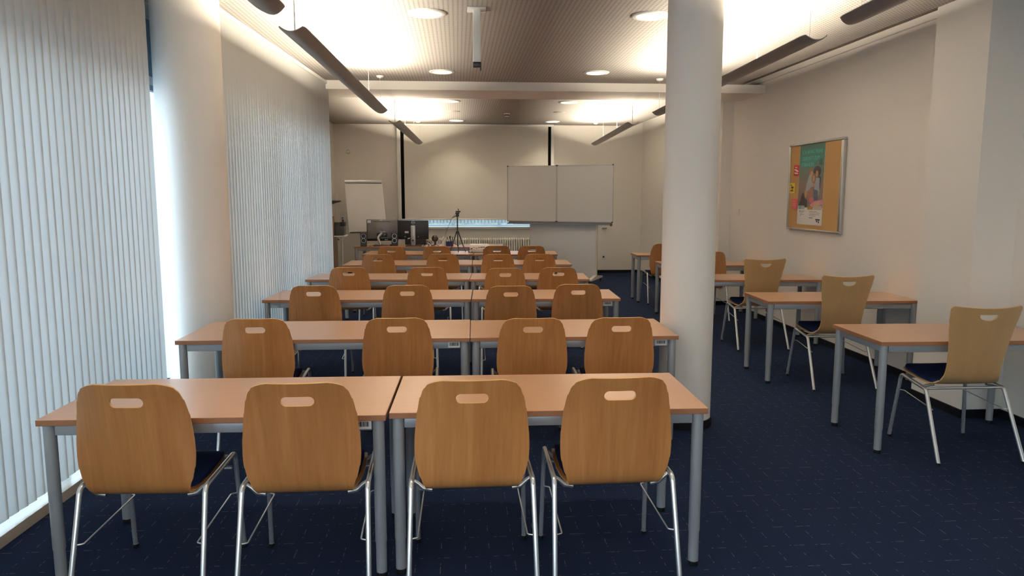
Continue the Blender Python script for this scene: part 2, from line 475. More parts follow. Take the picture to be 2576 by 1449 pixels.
# ------------------------------------------------------------------ vertical blinds
def blind(label, y0, y1, fx, pitch, ang, z0, z1, width=.089, jitter=.05):
    t = thing('vertical_blind', label, 'blind', (fx(y0), y0, 0))
    ox, oy = fx(y0), y0
    a0 = math.atan2(fx(y1)-fx(y0), y1-y0)
    r = strip(y0-.03, y1+.03, fx, -.025, .025, z1, z1+.035); r.v = [(x-ox, y-oy, z) for x, y, z in r.v]
    r.build('head_rail', M['white'], t)
    n = int(round((y1-y0)/pitch)); edge = []
    for k in range(n):
        y = y0+(k+.5)*pitch; x = fx(y)
        a = ang+random.uniform(-jitter, jitter)-a0*0
        m = MB(); cols = 5; pts = []
        for i in range(cols):
            u = (i/(cols-1)-.5); bow = .0025*(1-(2*u)**2)
            dy = u*width*math.cos(a)+bow*math.sin(a); dx = -u*width*math.sin(a)+bow*math.cos(a)
            pts.append((x+dx-ox+(u*width)*math.tan(a0), y+dy-oy))
        zb = z0+random.uniform(-.003, .003)
        for z in (zb, z1): m.v += [(p[0], p[1], z) for p in pts]
        for i in range(cols-1): m.f.append((i, i+1, cols+i+1, cols+i)); m.mi.append(0); m.sm.append(True)
        m.build('slat', M['blind'], t)
    return t
blind('bank of white vertical blinds left of the desks, nearest the camera', .75, 5.32, near_x, .0725, -.11, .085, H-.045, jitter=.06)
blind('bank of white vertical blinds beyond the round left column', 5.82, 9.58, far_x, .068, -.15, .085, H-.045, jitter=.03)
# pull chain hanging at the end of the near blind
m = MB(); x, y = near_x(5.56), 5.56
for k in range(150): m.lathe([(.0005, -.004), (.0035, -.002), (.0035, .002), (.0005, .004)], (x, y, 2.90-k*.0125), n=6)
m.tube([(x, y, 2.975), (x, y, 1.03)], .0008, 5)
tag(m.build('blind_chain', M['white']), 'beaded pull chain hanging in the gap beside the left column', 'chain')
# blinds of the back window, hanging behind the screen
t = thing('vertical_blind', 'white vertical blinds behind the projection screen, seen as a bright strip below it', 'blind', (0, 15.26, 0))
MB().box(-1.07, -.025, H-.045, 1.85, .025, H-.005).build('head_rail', M['white'], t)
for k in range(41):
    x = -1.02+k*.0705; tw = random.uniform(.1, .2) if x > .25 else random.choice((.1, .15, .3, -.2))
    m = MB(); cw = .0445
    pts = [(x-cw*math.cos(tw), -cw*math.sin(tw)), (x, .004), (x+cw*math.cos(tw), cw*math.sin(tw))]
    for z in (1.04, H-.045): m.v += [(p[0], p[1], z) for p in pts]
    m.f += [(0, 1, 4, 3), (1, 2, 5, 4)]; m.mi += [0, 0]; m.sm += [True, True]
    m.build('slat', M['blind'], t)

# ------------------------------------------------------------------ outside the windows
struct(MB().box(-60, -30, -.4, -2.62, 60, -.12).build('ground_outside', M['ground']))
struct(MB().box(-2.6, 15.7, -.4, 40, 60, -.12).build('ground_outside_back', M['ground']))
m = MB()
for i in range(70):
    m.sphere((-13+random.uniform(-.4, .4), 12+i*.4, .45+random.uniform(-.1, .3)), random.uniform(.35, .6), 8)
tag(m.build('hedge', M['hedge']), 'dark hedge outside, seen in the slit beside the left column', 'hedge')
tag(MB().box(-20, 14, -.12, -19.6, 60, 1.25, .03).build('garden_wall', M['brick']), 'reddish wall outside, above the hedge in the slit beside the left column', 'wall')
m = MB()
for i in range(60): m.box(-12.02, 8+i*.5, -.12, -11.98, 8.03+i*.5, 2.0)
for k in range(9): m.box(-12.01, 8, .2+k*.22, -11.99, 37.6, .215+k*.22)
tag(m.build('wire_fence', M['fence']), 'grey wire mesh fence outside, seen in the slit beside the left column', 'fence')
m = MB()
for i in range(60): m.sphere((-8+i*.4, 24+random.uniform(-.4, .4), .4+random.uniform(-.1, .2)), random.uniform(.4, .6), 8)
tag(m.build('hedge', M['hedge']), 'dark hedge outside the back window, seen under its blinds', 'hedge')

# ------------------------------------------------------------------ desks
def frange(a, b, n): return [a+(b-a)*i/(n-1) for i in range(n)]
DESK = {}
def desk_proto(w, d):
    key = (round(w, 2), round(d, 2))
    if key in DESK: return DESK[key]
    hw, hd = w/2, d/2; T = .72
    m = MB(); m.mat(1).box(-hw, -hd, T-.026, hw, hd, T, .002)
    # split off the top faces for the laminate
    parts = {}
    def top():
        q = MB(); q.box(-hw, -hd, T-.026, hw, hd, T)
        q.mi = [1, 0, 1, 1, 1, 1]; return q
    parts['top'] = top()
    ap = MB(); lg = .026; a0, a1 = T-.072, T-.026
    ins = .035
    ap.box(-hw+ins+lg, -hd+ins-.0125, a0, hw-ins-lg, -hd+ins+.0125, a1, .003)
    ap.box(-hw+ins+lg, hd-ins-.0125, a0, hw-ins-lg, hd-ins+.0125, a1, .003)
    ap.box(-hw+ins-.0125, -hd+ins+lg, a0, -hw+ins+.0125, hd-ins-lg, a1, .003)
    ap.box(hw-ins-.0125, -hd+ins+lg, a0, hw-ins+.0125, hd-ins-lg, a1, .003)
    parts['apron'] = ap
    legs = []
    for sx in (-1, 1):
        for sy in (-1, 1):
            q = MB(); x, y = sx*(hw-ins), sy*(hd-ins)
            q.lathe([(.001, .022), (.0225, .022), (.0225, .15), (.0245, .16), (.0245, T-.027)], (x, y, 0), n=24)
            ft = MB(); ft.lathe([(.001, 0), (.021, 0), (.023, .004), (.023, .022), (.001, .022)], (x, y, 0), n=24)
            legs.append((q, ft))
    DESK[key] = (parts, legs, [])
    return DESK[key]

DESK_MESH = {}
def desk(label, xl, yl, xr, yr, d, group, sticker=None):
    ang = math.atan2(yr-yl, xr-xl); w = math.hypot(xr-xl, yr-yl)
    cx = (xl+xr)/2-math.sin(ang)*d/2; cy = (yl+yr)/2+math.cos(ang)*d/2
    t = thing('desk', label, 'desk', (cx, cy, 0), ang, group)
    key = (round(w, 2), round(d, 2)); parts, legs, _ = desk_proto(*key)
    parts['top'].build('tabletop', [M['beech_top'], M['beech_edge']], t, bevel=.0025)
    parts['apron'].build('apron', M['steel_grey'], t)
    for q, ft in legs:
        l = q.build('leg', M['steel_grey'], t); ft.build('foot_cap', M['black'], l)
    if sticker is not None:
        hw, hd = key[0]/2, key[1]/2; x1 = hw-.035-.028-sticker; y = -hd+.035-.0125
        s = MB().box(x1-.075, y-.0012, .655, x1, y, .690)
        s.mat(1); x = x1-.066
        for bw in (.002, .004, .002, .003, .006, .002, .004, .003, .002, .005, .002):
            s.box(x, y-.0016, .665, x+bw, y-.0011, .686); x += bw+.0022
        tag(s.build('barcode_label', [M['paper'], M['ink']], t), 'white barcode sticker')
    return t
ROW = ['nearest the camera', 'second from the camera', 'third from the camera', 'fourth from the camera', 'fifth from the camera', 'sixth from the camera']
def row(xl, yl, xs, xr, yr, dl, dr, gap=.008, step=0.):
    k = (yr-yl)/(xr-xl); ys = yl+k*(xs-xl)
    return (xl, yl, xs, ys, dl), (xs+gap, ys+k*gap+step, xr, yr+step, dr)
rows = [row(-1.70, 2.993, -.304, 1.06, 2.935, .66, .63, .010, .026), row(-1.756, 4.62, .070, 1.413, 4.555, .69, .66), row(-1.69, 6.40, .112, 1.418, 6.27, .65, .63),
        row(-1.631, 7.94, .122, 1.413, 7.766, .62, .62), row(-1.487, 9.56, .186, 1.489, 9.48, .68, .66), row(-1.456, 11.28, .234, 1.518, 11.07, .70, .70)]
for i, (L, R_) in enumerate(rows):
    desk('wide beech-topped desk, left half of the row %s' % ROW[i], *L, 'desks in the six rows', 0. if i < 2 else None)
    desk('shorter beech-topped desk, right half of the row %s' % ROW[i], *R_, 'desks in the six rows', .01 if i in (1, 2) else None)
desk("teacher's desk at the front carrying monitors and speakers", -1.81, 12.98, -.46, 12.90, .8, 'desks at the front')
desk('front desk in front of the radiator, carrying the pen holder', -.44, 12.80, .78, 12.72, .8, 'desks at the front')
WD = [('nearest the camera, partly cut off at right', 2.60, 4.262, 3.80, 4.23, .63),
      ('second from the camera, its right end against the wall', 2.635, 6.0, 3.94, 5.94, .60),
      ('third from the camera, behind the pale flared chair', 2.665, 7.60, 3.89, 7.51, .58),
      ('fourth from the camera, mostly hidden by the right column', 2.66, 9.20, 3.90, 9.15, .64),
      ('farthest from the camera, left of the right column', 2.688, 10.82, 3.77, 10.80, .47)]
for l, a, b, c_, d_, e in WD:
    desk('desk along the right wall, %s' % l, a, b, c_, d_, e, 'desks along the right wall')

# ------------------------------------------------------------------ chairs
def make_profile(pts, n=10):
    P = smooth_path([(0, y, z) for y, z in pts], n)
    S = [0.]
    for a, b in zip(P, P[1:]): S.append(S[-1]+(b-a).length)
    def at(s):
        s = max(0, min(S[-1], s))
        lo, hi = 0, len(S)-1
        while hi-lo > 1:
            mid = (lo+hi)//2
            if S[mid] <= s: lo = mid
            else: hi = mid
        u = (s-S[lo])/max(1e-9, S[hi]-S[lo]); p = P[lo].lerp(P[hi], u); return p.y, p.z
    return at, S[-1]
def lerp_table(tab, x):
    if x <= tab[0][0]: return tab[0][1]
    for (a, b), (c_, d_) in zip(tab, tab[1:]):
        if x <= c_:
            u = (x-a)/(c_-a); return b+(d_-b)*u
    return tab[-1][1]

def chair_proto(kind):
    A = kind == 'A'
    t = thing('chair', 'x', 'chair')
    if A:
        prof = [(-.016, .866), (0, .795), (.018, .68), (.032, .58), (.044, .49), (.058, .438), (.09, .408), (.145, .398), (.26, .405), (.36, .415), (.43, .420), (.475, .411), (.492, .394)]
    else:
        prof = [(-.135, .950), (-.118, .895), (-.078, .765), (-.040, .625), (-.012, .525), (.012, .478), (.055, .448), (.11, .440), (.20, .444), (.32, .456), (.40, .466), (.445, .460), (.462, .444)]
    at, L = make_profile(prof)
    # outline table: half width against arc length s (from the top)
    if A:
        ztop, zb = .866, .436
        wt = [(0, .112), (.004, .135), (.010, .155), (.020, .170), (.036, .184), (.072, .198), (.13, .2105), (.225, .2215), (.30, .2235), (.345, .2195), (.40, .203), (.445, .186), (.48, .179), (.515, .183), (.575, .197), (.65, .204), (.79, .203), (.845, .197), (.868, .186), (.882, .165), (L, .12)]
    else:
        wt = [(0, .205), (.004, .214), (.012, .221), (.025, .2225), (.10, .211), (.20, .194), (.30, .180), (.36, .174), (.42, .172), (.46, .176), (.50, .188), (.535, .202), (.60, .210), (.75, .214), (.85, .210), (.885, .198), (.90, .178), (L, .12)]
    ss = sorted(set([w[0] for w in wt if w[0] <= L]+frange(0, L, 60)))
    ws = [lerp_table(wt, s) for s in ss]
    for _ in range(2):
        ws = [ws[0]]+[(ws[i-1]+2*ws[i]+ws[i+1])/4 if ss[i+1]-ss[i-1] < .05 else ws[i] for i in range(1, len(ws)-1)]+[ws[-1]]
    for _ in range(6):
        ws = [ws[0]]+[(ws[i-1]+2*ws[i]+ws[i+1])/4 if .03 < ss[i] < .80 else ws[i] for i in range(1, len(ws)-1)]+[ws[-1]]
    out = [(w, s) for s, w in zip(ss, ws)]+[(-w, s) for s, w in reversed(list(zip(ss, ws)))]
    hole = []
    if A:
        hc, hr, hl = .073, .0195, .062
        for k in range(13): a = -PI/2+PI*k/12; hole.append((hl-hr+hr*math.cos(a), hc+hr*math.sin(a)))
        for k in range(13): a = PI/2+PI*k/12; hole.append((-hl+hr+hr*math.cos(a), hc+hr*math.sin(a)))
    else:
        hole = [(.054, .040), (.058, .044)]
        for k in range(17): a = PI*k/16; hole.append((.057*math.cos(a), .046+.034*math.sin(a)))
        hole += [(-.058, .044), (-.054, .040)]
    def mp(u, s):
        y, z = at(s)
        back = max(0., min(1., (.44-s)/.3))
        yy = y+(.9 if A else .75)*u*u*back            # the back curls gently round the sitter
        zz = z+(.10*u*u*(1-back) if s > .5 else 0)
        if not A: zz += .30*u*u*max(0., 1-s/.12)      # top edge dips in the middle
        return (u, yy, zz)
    g = [(u, s) for s in frange(.008, L-.008, 68) for u in frange(-.216, .216, 33)]
    mb = sheet(out, [hole], g, mp, .0095, None, 1)
    mat = M['shell'] if A else M['shell_pale']
    mb.build('seat_shell', [mat, M['shell_lit_edge']], t)
    # upholstered pad lying on the seat
    s0 = .525 if A else .535; s1 = L-.03
    po = []
    for s in frange(s0, s1, 22):
        e = min(1., (s-s0)/.05, (s1-s)/.03); e = math.sqrt(max(0., 1-(1-max(0, e))**2))
        po.append((lerp_table(wt, s)*.93*(.72+.28*e), s))
    po = po+[(-u, s) for u, s in reversed(po)]
    def mpp(u, s):
        e = 1-min(1., abs(u)/max(.02, lerp_table(wt, s)*.93))**6
        x, y, z = mp(u, s); return (x, y, z+.0115)
    gp = [(u, s) for s in frange(s0, s1, 22) for u in frange(-.2, .2, 15)]
    def mpt(u, s):
        x, y, z = mpp(u, s); return (x, y, z)
    pm = sheet(po, [], gp, mpt, .016)
    po_ = pm.build('seat_pad', M['navy'], t, bevel=.006)
    # frame
    if A: zf, zr, yf, yr, xf, xb, ff, fr_ = .450, .436, .435, .085, .232, .240, .475, -.03
    else: zf, zr, yf, yr, xf, xb, ff, fr_ = .440, .420, .36, .045, .222, .252, .395, -.15
    foot = .250 if A else .268; RAD = .0105 if A else .0122
    for sx in (-1, 1):
        pth = fillet([(sx*foot, fr_, .012), (sx*xb, yr, zr), (sx*xf, yf, zf), (sx*(foot-.01), ff, .012)], .035, 7)
        m = MB().tube(pth, RAD, 14)
        leg = m.build('leg', M['chrome'], t)
        for yy, xx in ((fr_, sx*foot), (ff, sx*(foot-.01))):
            MB().lathe([(.001, 0), (.011, 0), (.0125, .003), (.0125, .016), (.001, .016)], (xx, yy, 0), n=14).build('foot_cap', M['black'], leg)
        # thin side stretcher hooking from front leg to rear leg
        zz = .26 if A else .33
        def onleg(y0_, z0_, y1_, z1_, x0_, x1_, z): u = (z-z0_)/(z1_-z0_); return (x0_+(x1_-x0_)*u, y0_+(y1_-y0_)*u)
        ra = onleg(fr_, .012, yr, zr, foot, xb, zz-.03); fa = onleg(ff, .012, yf, zf, foot-.01, xf, zz)
        w_ = MB().tube(fillet([(sx*ra[0], ra[1], zz-.03), (sx*(ra[0]-.03), ra[1]+.012, zz-.03), (sx*(fa[0]-.028), fa[1]-.02, zz), (sx*fa[0], fa[1], zz)], .012, 4), .0035, 8)
        w_.build('stretcher', M['chrome'], t)
        # brackets holding shell to frame
        for yy in ((yr+.035, yf-.05) if A else (yr+.05, yf-.05)):
            u = (yy-yr)/(yf-yr); zz2 = zr+(zf-zr)*u; xx = xb+(xf-xb)*u
            br = MB().tube([(sx*(xx+.002), yy, zz2), (sx*(xx-.022), yy, zz2-.016), (sx*(xx-.045), yy, zz2-.038), (sx*(xx-.08), yy, zz2-.044)], .009, 10, rr=[.007, .009, .010, .010]) if A else MB().tube([(sx*(xx+.002), yy, zz2), (sx*(xx-.03), yy, zz2+.007), (sx*(xx-.075), yy, zz2+.014)], .009, 10, rr=[.007, .009, .011])
            br.build('bracket', M['alu'], t)
    if not A:
        MB().tube([(-xb+.004, yr+.012, zr+.001), (xb-.004, yr+.012, zr+.001)], .0085, 12).build('crossbar', M['chrome'], t)
    MB().tube([(-xf+.004, yf-.03, zf-.06 if A else zf-.012), (xf-.004, yf-.03, zf-.06 if A else zf-.012)], .0085, 12).build('crossbar', M['chrome'], t)
    return t
protoA = chair_proto('A'); protoB = chair_proto('B')
used = {'A': False, 'B': False}
def chair(kind, x, y, rz, label, group):
    p = protoA if kind == 'A' else protoB
    if not used[kind]:
        used[kind] = True; p.location = (x, y, 0); p.rotation_euler = (0, 0, rz); p['label'] = label; p['group'] = group; return p
    return dup(p, (x, y, 0), rz, label, group)
K = 1.0157
CH = [[(-1.292, 2.878), (-.632, 2.85), (.052, 2.845), (.649, 2.844)], [(-1.227, 4.468), (-.374, 4.432), (.452, 4.364), (.994, 4.351)],
      [(-1.189, 6.097), (-.419, 6.067), (.433, 5.954), (1.005, 6.033)], [(-1.124, 7.639), (-.318, 7.572), (.483, 7.425), (1.035, 7.467)],
      [(-1.0, 9.29), (-.19, 9.285), (.508, 9.204), (1.034, 9.194)], [(-.961, 10.759), (-.302, 10.733), (.575, 10.73), (1.084, 10.676)]]
YAW = [[-.05, .0, .0, .02], [.0, .0, .0, .0], [.0, .02, .0, -.02], [.02, 0, 0, -.02], [.02, 0, 0, 0], [0, 0, 0, 0]]
POS = ['leftmost', 'second from left', 'third from left', 'rightmost']
for i, r in enumerate(CH):
    for j, (x, y) in enumerate(r):
        ch = chair('A', x*K*(.972 if i == 0 else 1), y*K-(.085 if i == 0 else 0), YAW[i][j], 'beech shell chair, %s in the row %s' % (POS[j], ROW[i]), 'shell chairs at the six desk rows')
        ch.scale = (1.04,)*3 if i == 0 else (1, 1, 1)
chair('A', 3.21, 9.10, 0, 'beech shell chair with slot handle, just right of the right column', 'chairs along the right wall')
chair('A', 3.08, 10.66, 0, 'beech shell chair at the far desk, half hidden behind the right column', 'chairs along the right wall')
for (x, y), l in zip(((3.15, 4.20), (3.21, 5.88), (3.18, 7.46)), ('nearest the camera, cut by the right edge', 'second from the camera, in the middle of three', 'farthest of the three')):
    chair('B', x, y, -.02, 'pale flared chair along the right wall, %s' % l, 'chairs along the right wall')

# ------------------------------------------------------------------ pendant uplights
def lamp(label, x0, y0, x1, y1, cables, far_gap=.75):
    ang = math.atan2(x0-x1, y1-y0); L = math.hypot(x1-x0, y1-y0); z = 2.585
    t = thing('pendant_lamp', label, 'lamp', (x0, y0, 0), ang, 'pendant uplights')
    W = .0835; dep = .036; n = 14
    def sec(u): return W*u, dep*u*u     # shallow trough
    ys = [0, .02, .05, .1, L-.1, L-.05, L-.02, L]
    sc = [.82, .93, .985, 1, 1, .985, .93, .82]
    m = MB(); V = []
    for side in (0, 1):
        for y, s in zip(ys, sc):
            for k in range(n+1):
                u = -1+2*k/n; xx, zz = sec(u); V.append((xx*s, y+(.02*(1-u*u))*(-1 if y < L/2 else 1)*(1-s)*6, z+zz+(.004 if side else 0)+.02*(1-s)*(1-u*u)))
    nn = n+1; R = len(ys); F = []
    for side in (0, 1):
        b = side*R*nn
        for i in range(R-1):
            for k in range(n): F.append((b+i*nn+k, b+i*nn+k+1, b+(i+1)*nn+k+1, b+(i+1)*nn+k))
    m.add(V, F, True)
    b = R*nn; E_ = []
    for i in range(R-1): E_ += [(i*nn, (i+1)*nn, b+(i+1)*nn, b+i*nn), (i*nn+n, (i+1)*nn+n, b+(i+1)*nn+n, b+i*nn+n)]
    for k in range(n): E_ += [(k, k+1, b+k+1, b+k), ((R-1)*nn+k, (R-1)*nn+k+1, b+(R-1)*nn+k+1, b+(R-1)*nn+k)]
    m.add(V, E_)
    m.build('reflector_trough', M['lamp_alu'], t)
    MB().box(-.026, .28, z+.008, .026, L-far_gap, z+.012).build('diffuser_strip', M['tube'], t)
    for yy in (.225,): MB().prism([(W*u*.98, z+.004+max(0, dep*u*u)) for u in frange(-1, 1, 9)]+[(W*.5, z+dep+.004), (-W*.5, z+dep+.004)], yy, yy+.015, 'y').build('lamp_holder', M['white'], t)  # holder plate, also shaped as a baffle to cut light leaving the end
    for cy, thick in cables:
        if cy < .05 or cy > L-.05: cyy = min(max(cy, .05), L-.05)
        else: cyy = cy
        cb = MB().tube([(0, cyy, z+.03), (0, cyy, H-.02)], .004 if thick else .0012, 8).build('cable', M['white'], t)
        MB().lathe([(.001, H-.026), (.03, H-.024), (.042, H-.012), (.045, H), (.001, H)], (0, cyy, 0), n=20).build('ceiling_rose', M['white'], cb)
    return t
lamp('long grey pendant uplight at upper left, running toward the camera', -.985, 4.65, -.90, 9.09, [(.1, True), (1.5, False), (3.39, False), (4.40, False)])
lamp('long grey pendant uplight at far left, beyond the ceiling beam', -.843, 10.27, -.733, 14.55, [(.08, True), (1.57, False), (3.2, False), (4.25, False)], .4)
lamp('long grey pendant uplight at upper right, passing behind the right column', 2.275, 4.65, 2.475, 9.07, [(.1, False), (1.05, True), (3.2, False), (4.38, False)])
lamp('long grey pendant uplight at far right, beyond the ceiling beam', 2.456, 10.27, 2.73, 14.60, [(.08, True), (1.52, False), (3.14, False), (4.28, False)], .4)
lamp('added grey pendant uplight at left above the viewer', -1.07, -.2, -.99, 4.2, [(.1, True), (4.3, False)])  # extra lamp, put in to light the near room
lamp('added grey pendant uplight at right above the viewer', 2.07, -.2, 2.26, 4.2, [(.1, True), (4.3, False)])  # its counterpart at right, added for the same light

# ------------------------------------------------------------------ ceiling fittings
def downlight(x, y, label):
    t = thing('downlight', label, 'ceiling light', (x, y, H), 0, 'recessed downlights')
    MB().lathe([(.150, 0), (.150, -.006), (.140, -.012), (.112, -.010), (.108, .0), (.108, -.002)], n=36).build('trim_ring', M['white'], t)
    m = MB(); m.lathe([(.1065, -.002), (.100, .05), (.085, .115), (.060, .135)], n=36)
    for k in range(12):      # faceted ribs of the reflector
        a = 2*PI*k/12; m.box(.092*math.cos(a)-.006, .092*math.sin(a)-.006, .02, .092*math.cos(a)+.006, .092*math.sin(a)+.006, .06, .003)
    m.build('reflector', M['mirror'], t)
    MB().lathe([(.001, .128), (.06, .128), (.06, .134), (.001, .134)], n=28).build('bulb', M['bulb'], t); return t
for x, y, l in DOWN: downlight(x, y, 'round recessed downlight, %s' % l)
for x, y, l in ((-.04, 12.72, 'left'), (1.752, 12.71, 'right')):
    o = MB().lathe([(.001, -.008), (.09, -.008), (.10, -.004), (.10, 0)], n=32).build('ceiling_speaker', plain('speaker_grille', (.36, .34, .31), .7, var=.2, scale=300))
    o.location = (x, y, H); tag(o, 'flat round grey ceiling speaker, %s of the two' % l, 'speaker', 'ceiling speakers')
t = thing('smoke_detector', 'small white smoke detector with dark slot on the far ceiling', 'detector', (.871, 12.96, H))
MB().lathe([(.055, 0), (.052, -.02), (.045, -.024), (.001, -.024)], n=24).build('base', M['white'], t)
MB().lathe([(.044, -.024), (.044, -.042)], n=24).build('vent_slot', M['black'], t)
MB().lathe([(.04, -.042), (.036, -.058), (.001, -.062)], n=24).build('cap', M['white'], t)
t = thing('projector_bracket', 'white ceiling pole with black bracket and no projector', 'bracket', (.160, 5.8, H))
MB().box(-.028, -.028, -.40, .028, .028, 0, .004).build('pole', M['white'], t)
MB().box(-.07, -.07, -.012, .07, .07, 0, .003).build('ceiling_plate', M['white'], t)
m = MB().box(-.03, -.035, -.43, .03, .035, -.395, .003); m.box(.024, -.02, -.455, .034, .02, -.395, .002)
m.build('bracket_head', M['black'], t)

# ------------------------------------------------------------------ projection screen
t = thing('projection_screen', 'large pulled-down projection screen with black side borders on the back wall', 'screen', (0, 14.93, 0))
MB().box(-1.16, -.04, 2.975, 1.94, .10, 3.015, .006).build('casing', M['white'], t)
m = MB().box(-1.047, 0, 1.14, 1.836, .002, 2.98); m.build('cloth', M['screen'], t)
for a, b in ((-1.185, -1.112), (1.893, 1.955)): MB().box(a, -.02, 1.12, b, .165, 2.98, .006).build('guide_rail', M['white'], t)
for a, b in ((-1.112, -1.047), (1.836, 1.893)): MB().box(a, -.0005, 1.14, b, .002, 2.98).build('black_border', M['matte_black'], t)
MB().box(-1.13, -.01, 1.115, 1.91, .015, 1.14, .004).build('bottom_bar', M['white'], t)

# ------------------------------------------------------------------ radiators
def radiator(label, loc, rz, n, z0, z1, pitch, group, depth=.09):
    t = thing('radiator', label, 'radiator', loc, rz, group)
    for k in range(n):
        x = k*pitch; m = MB()
        for dy in (0, depth):
            m.tube(fillet([(x, dy, z0), (x, dy, z1-.03), (x, depth/2, z1), ], .03, 4), pitch*.33, 10)
        m.box(x-pitch*.36, -.012, z1-.045, x+pitch*.36, depth+.012, z1, .010)
        m.box(x-pitch*.36, -.012, z0, x+pitch*.36, depth+.012, z0+.045, .010)
        m.build('section', M['cream'], t)
    MB().tube([(-.02, depth/2, z1-.03), ((n-1)*pitch+.02, depth/2, z1-.03)], .018, 12).build('header_pipe', M['cream'], t)
    MB().tube([(-.02, depth/2, z0+.03), ((n-1)*pitch+.02, depth/2, z0+.03)], .018, 12).build('header_pipe', M['cream'], t)
    m = MB()
    for x in (pitch, (n-2)*pitch): m.tube([(x, depth/2, 0), (x, depth/2, z0+.01)], .014, 8)
    m.build('foot', M['cream'], t)
radiator('long cream sectional radiator under the back window sill', (-.98, 14.97, 0), 0, 58, .12, .735, .0475, None, .07)
radiator('cream radiator at the bottom left corner, in front of the near blinds', (-2.0, 3.0, 0), -PI/2, 28, .10, .50, .05, None, -.085)

# ------------------------------------------------------------------ mobile whiteboard
ang = math.atan2(-.9, 1.842); Lw = math.hypot(.9, 1.842)
t = thing('mobile_whiteboard', 'grey double whiteboard on a wheeled stand before the projection screen', 'whiteboard', (.948, 14.0, 0), ang)
def wpanel(a, b, name='board_panel'):
    o = MB().box(a+.008, 0, 1.135, b-.008, .018, 2.145).build(name, M['whiteboard'], t)
    f = MB()
    f.box(a, -.006, 2.143, b, .024, 2.157); f.box(a, -.006, 1.123, b, .024, 1.137)
    f.box(a, -.006, 1.137, a+.010, .024, 2.143); f.box(b-.010, -.006, 1.137, b, .024, 2.143)
    f.build('panel_frame', M['alu'], o)
    cb = MB()
    for x in (a, b-.02):
        for z in (1.118, 2.143): cb.box(x, -.010, z, x+.02, .028, z+.02)
    cb.build('corner_cap', M['dark'], o)
wpanel(0, Lw*.48); wpanel(Lw*.482, Lw)
m = MB().box(.03, -.07, 1.075, Lw-.01, .02, 1.085, .002); m.box(.03, -.075, 1.075, Lw-.01, -.068, 1.10); m.box(.03, .012, 1.075, Lw-.01, .02, 1.122)
m.build('pen_tray', M['tray'], t)
MB().box(Lw-.035, -.078, 1.06, Lw-.008, .02, 1.105, .004).build('tray_end_cap', M['red_pen'], t)
MB().box(Lw*.225, .05, .09, Lw*.84, .085, 1.09, .004).build('lower_panel', M['panel_grey'], t)
for x in (Lw*.222, Lw*.845):
    MB().box(x-.02, .06, .10, x+.02, .11, 1.9, .004).build('upright', M['cream'], t)
    f = MB(); f.prism([(-.32, .075), (-.32, .105), (0, .15), (.46, .105), (.46, .075)], x-.03, x+.03, 'x'); fo = f.build('foot_bar', M['cream'], t)
    for y in (-.27, .42):
        cst = MB().lathe([(.001, -.014), (.022, -.014), (.028, -.010), (.028, .010), (.022, .014), (.001, .014)], (x, y, .029), 'x', n=20); cst.box(x-.018, y-.018, .03, x+.018, y+.018, .078, .004)
        cst.build('caster', M['dark'], fo)

# ------------------------------------------------------------------ flip chart
t = thing('flip_chart', 'white flip chart board leaning on its stand left of the screen', 'flip chart', (-1.76, 14.35, 0), math.radians(25))
bp = bpy.data.objects.new('board', None)
brd = MB().box(-.375, -.012, 0, .375, .012, 1.0, .006).build('board', M['whiteboard'], t)
brd.location = (0, -.13, .91); brd.rotation_euler = (math.radians(-13), 0, 0)
MB().box(-.36, -.018, .945, .36, -.010, .962).build('paper_clamp', M['dark'], brd)
MB().box(-.375, -.02, .97, .375, .016, 1.015, .005).build('top_rail', M['alu'], brd)
MB().box(-.36, -.06, -.012, .36, .0, .004, .003).build('pen_tray', M['dark'], brd)
MB().box(.20, -.035, .0, .30, -.015, .02, .004).build('eraser', M['black'], brd)
MB().tube([(0, .09, .05), (0, .02, 1.55)], .018, 12).build('column', M['alu'], t)
for a in (70, 190, 310):
    A_ = math.radians(a); MB().tube([(0, .09, .06), (.30*math.cos(A_), .09+.30*math.sin(A_), .018)], .014, 10).build('leg', M['dark'], t)

# ------------------------------------------------------------------ things at the teacher's desk
DZ = .72
def ring_mark(m, c, r, w):
    m.lathe([(r-w, 0), (r-w, -.002), (r, -.002), (r, 0)], c, 'y', n=28)
t = thing('monitor', 'grey glossy monitor seen from behind, left on the teacher\'s desk', 'monitor', (-1.33, 13.22, DZ), math.radians(4), 'monitors on the teacher\'s desk')
MB().box(-.277, 0, .085, .277, .022, .465, .010).build('bezel', M['black'], t)
b_ = MB().box(-.270, -.022, .12, .270, .004, .462, .012).build('back_shell', M['gloss_grey'], t)
m = MB().box(-.15, -.024, .425, .14, -.021, .434); m.build('vent_slot', M['black'], b_)
m = MB(); ring_mark(m, (-.02, -.022, .29), .023, .004); m.box(-.018, -.024, .287, -.003, -.022, .293); m.box(-.018, -.024, .262, .018, -.022, .268); m.build('emblem', M['dark'], b_)
m = MB().box(-.045, -.0235, .444, .0, -.0215, .456); m.build('name_plate', M['silver'], b_)
m = MB().box(-.262, -.0235, .405, -.20, -.0215, .452); m.mat(1).box(-.252, -.0245, .385, -.222, -.0222, .402); m.build('sticker', [M['silver'], M['red_pen']], b_)
MB().box(-.10, -.0235, .155, .085, -.020, .225, .002).build('port_recess', M['black'], b_)
m = MB().tube([(.022, -.03, .185), (.04, -.03, .197)], .006, 8); m.box(.03, -.031, .195, .05, -.025, .205); m.build('cable_plug', M['paper'], b_)
m = MB().box(.036, -.024, .10, .066, -.0, .112); m.box(.074, -.024, .10, .09, -.0, .112); m.build('port_label', M['paper'], b_)
m = MB().box(-.05, -.024, .245, .045, -.021, .258, .002)
m.build('mount_strip', M['silver'], b_)
m = MB().tube(fillet([(-.01, -.02, .225), (-.085, -.075, .15), (-.035, -.10, .02)], .04, 6), .022, 12); m.build('stand_arm', M['silver'], t)
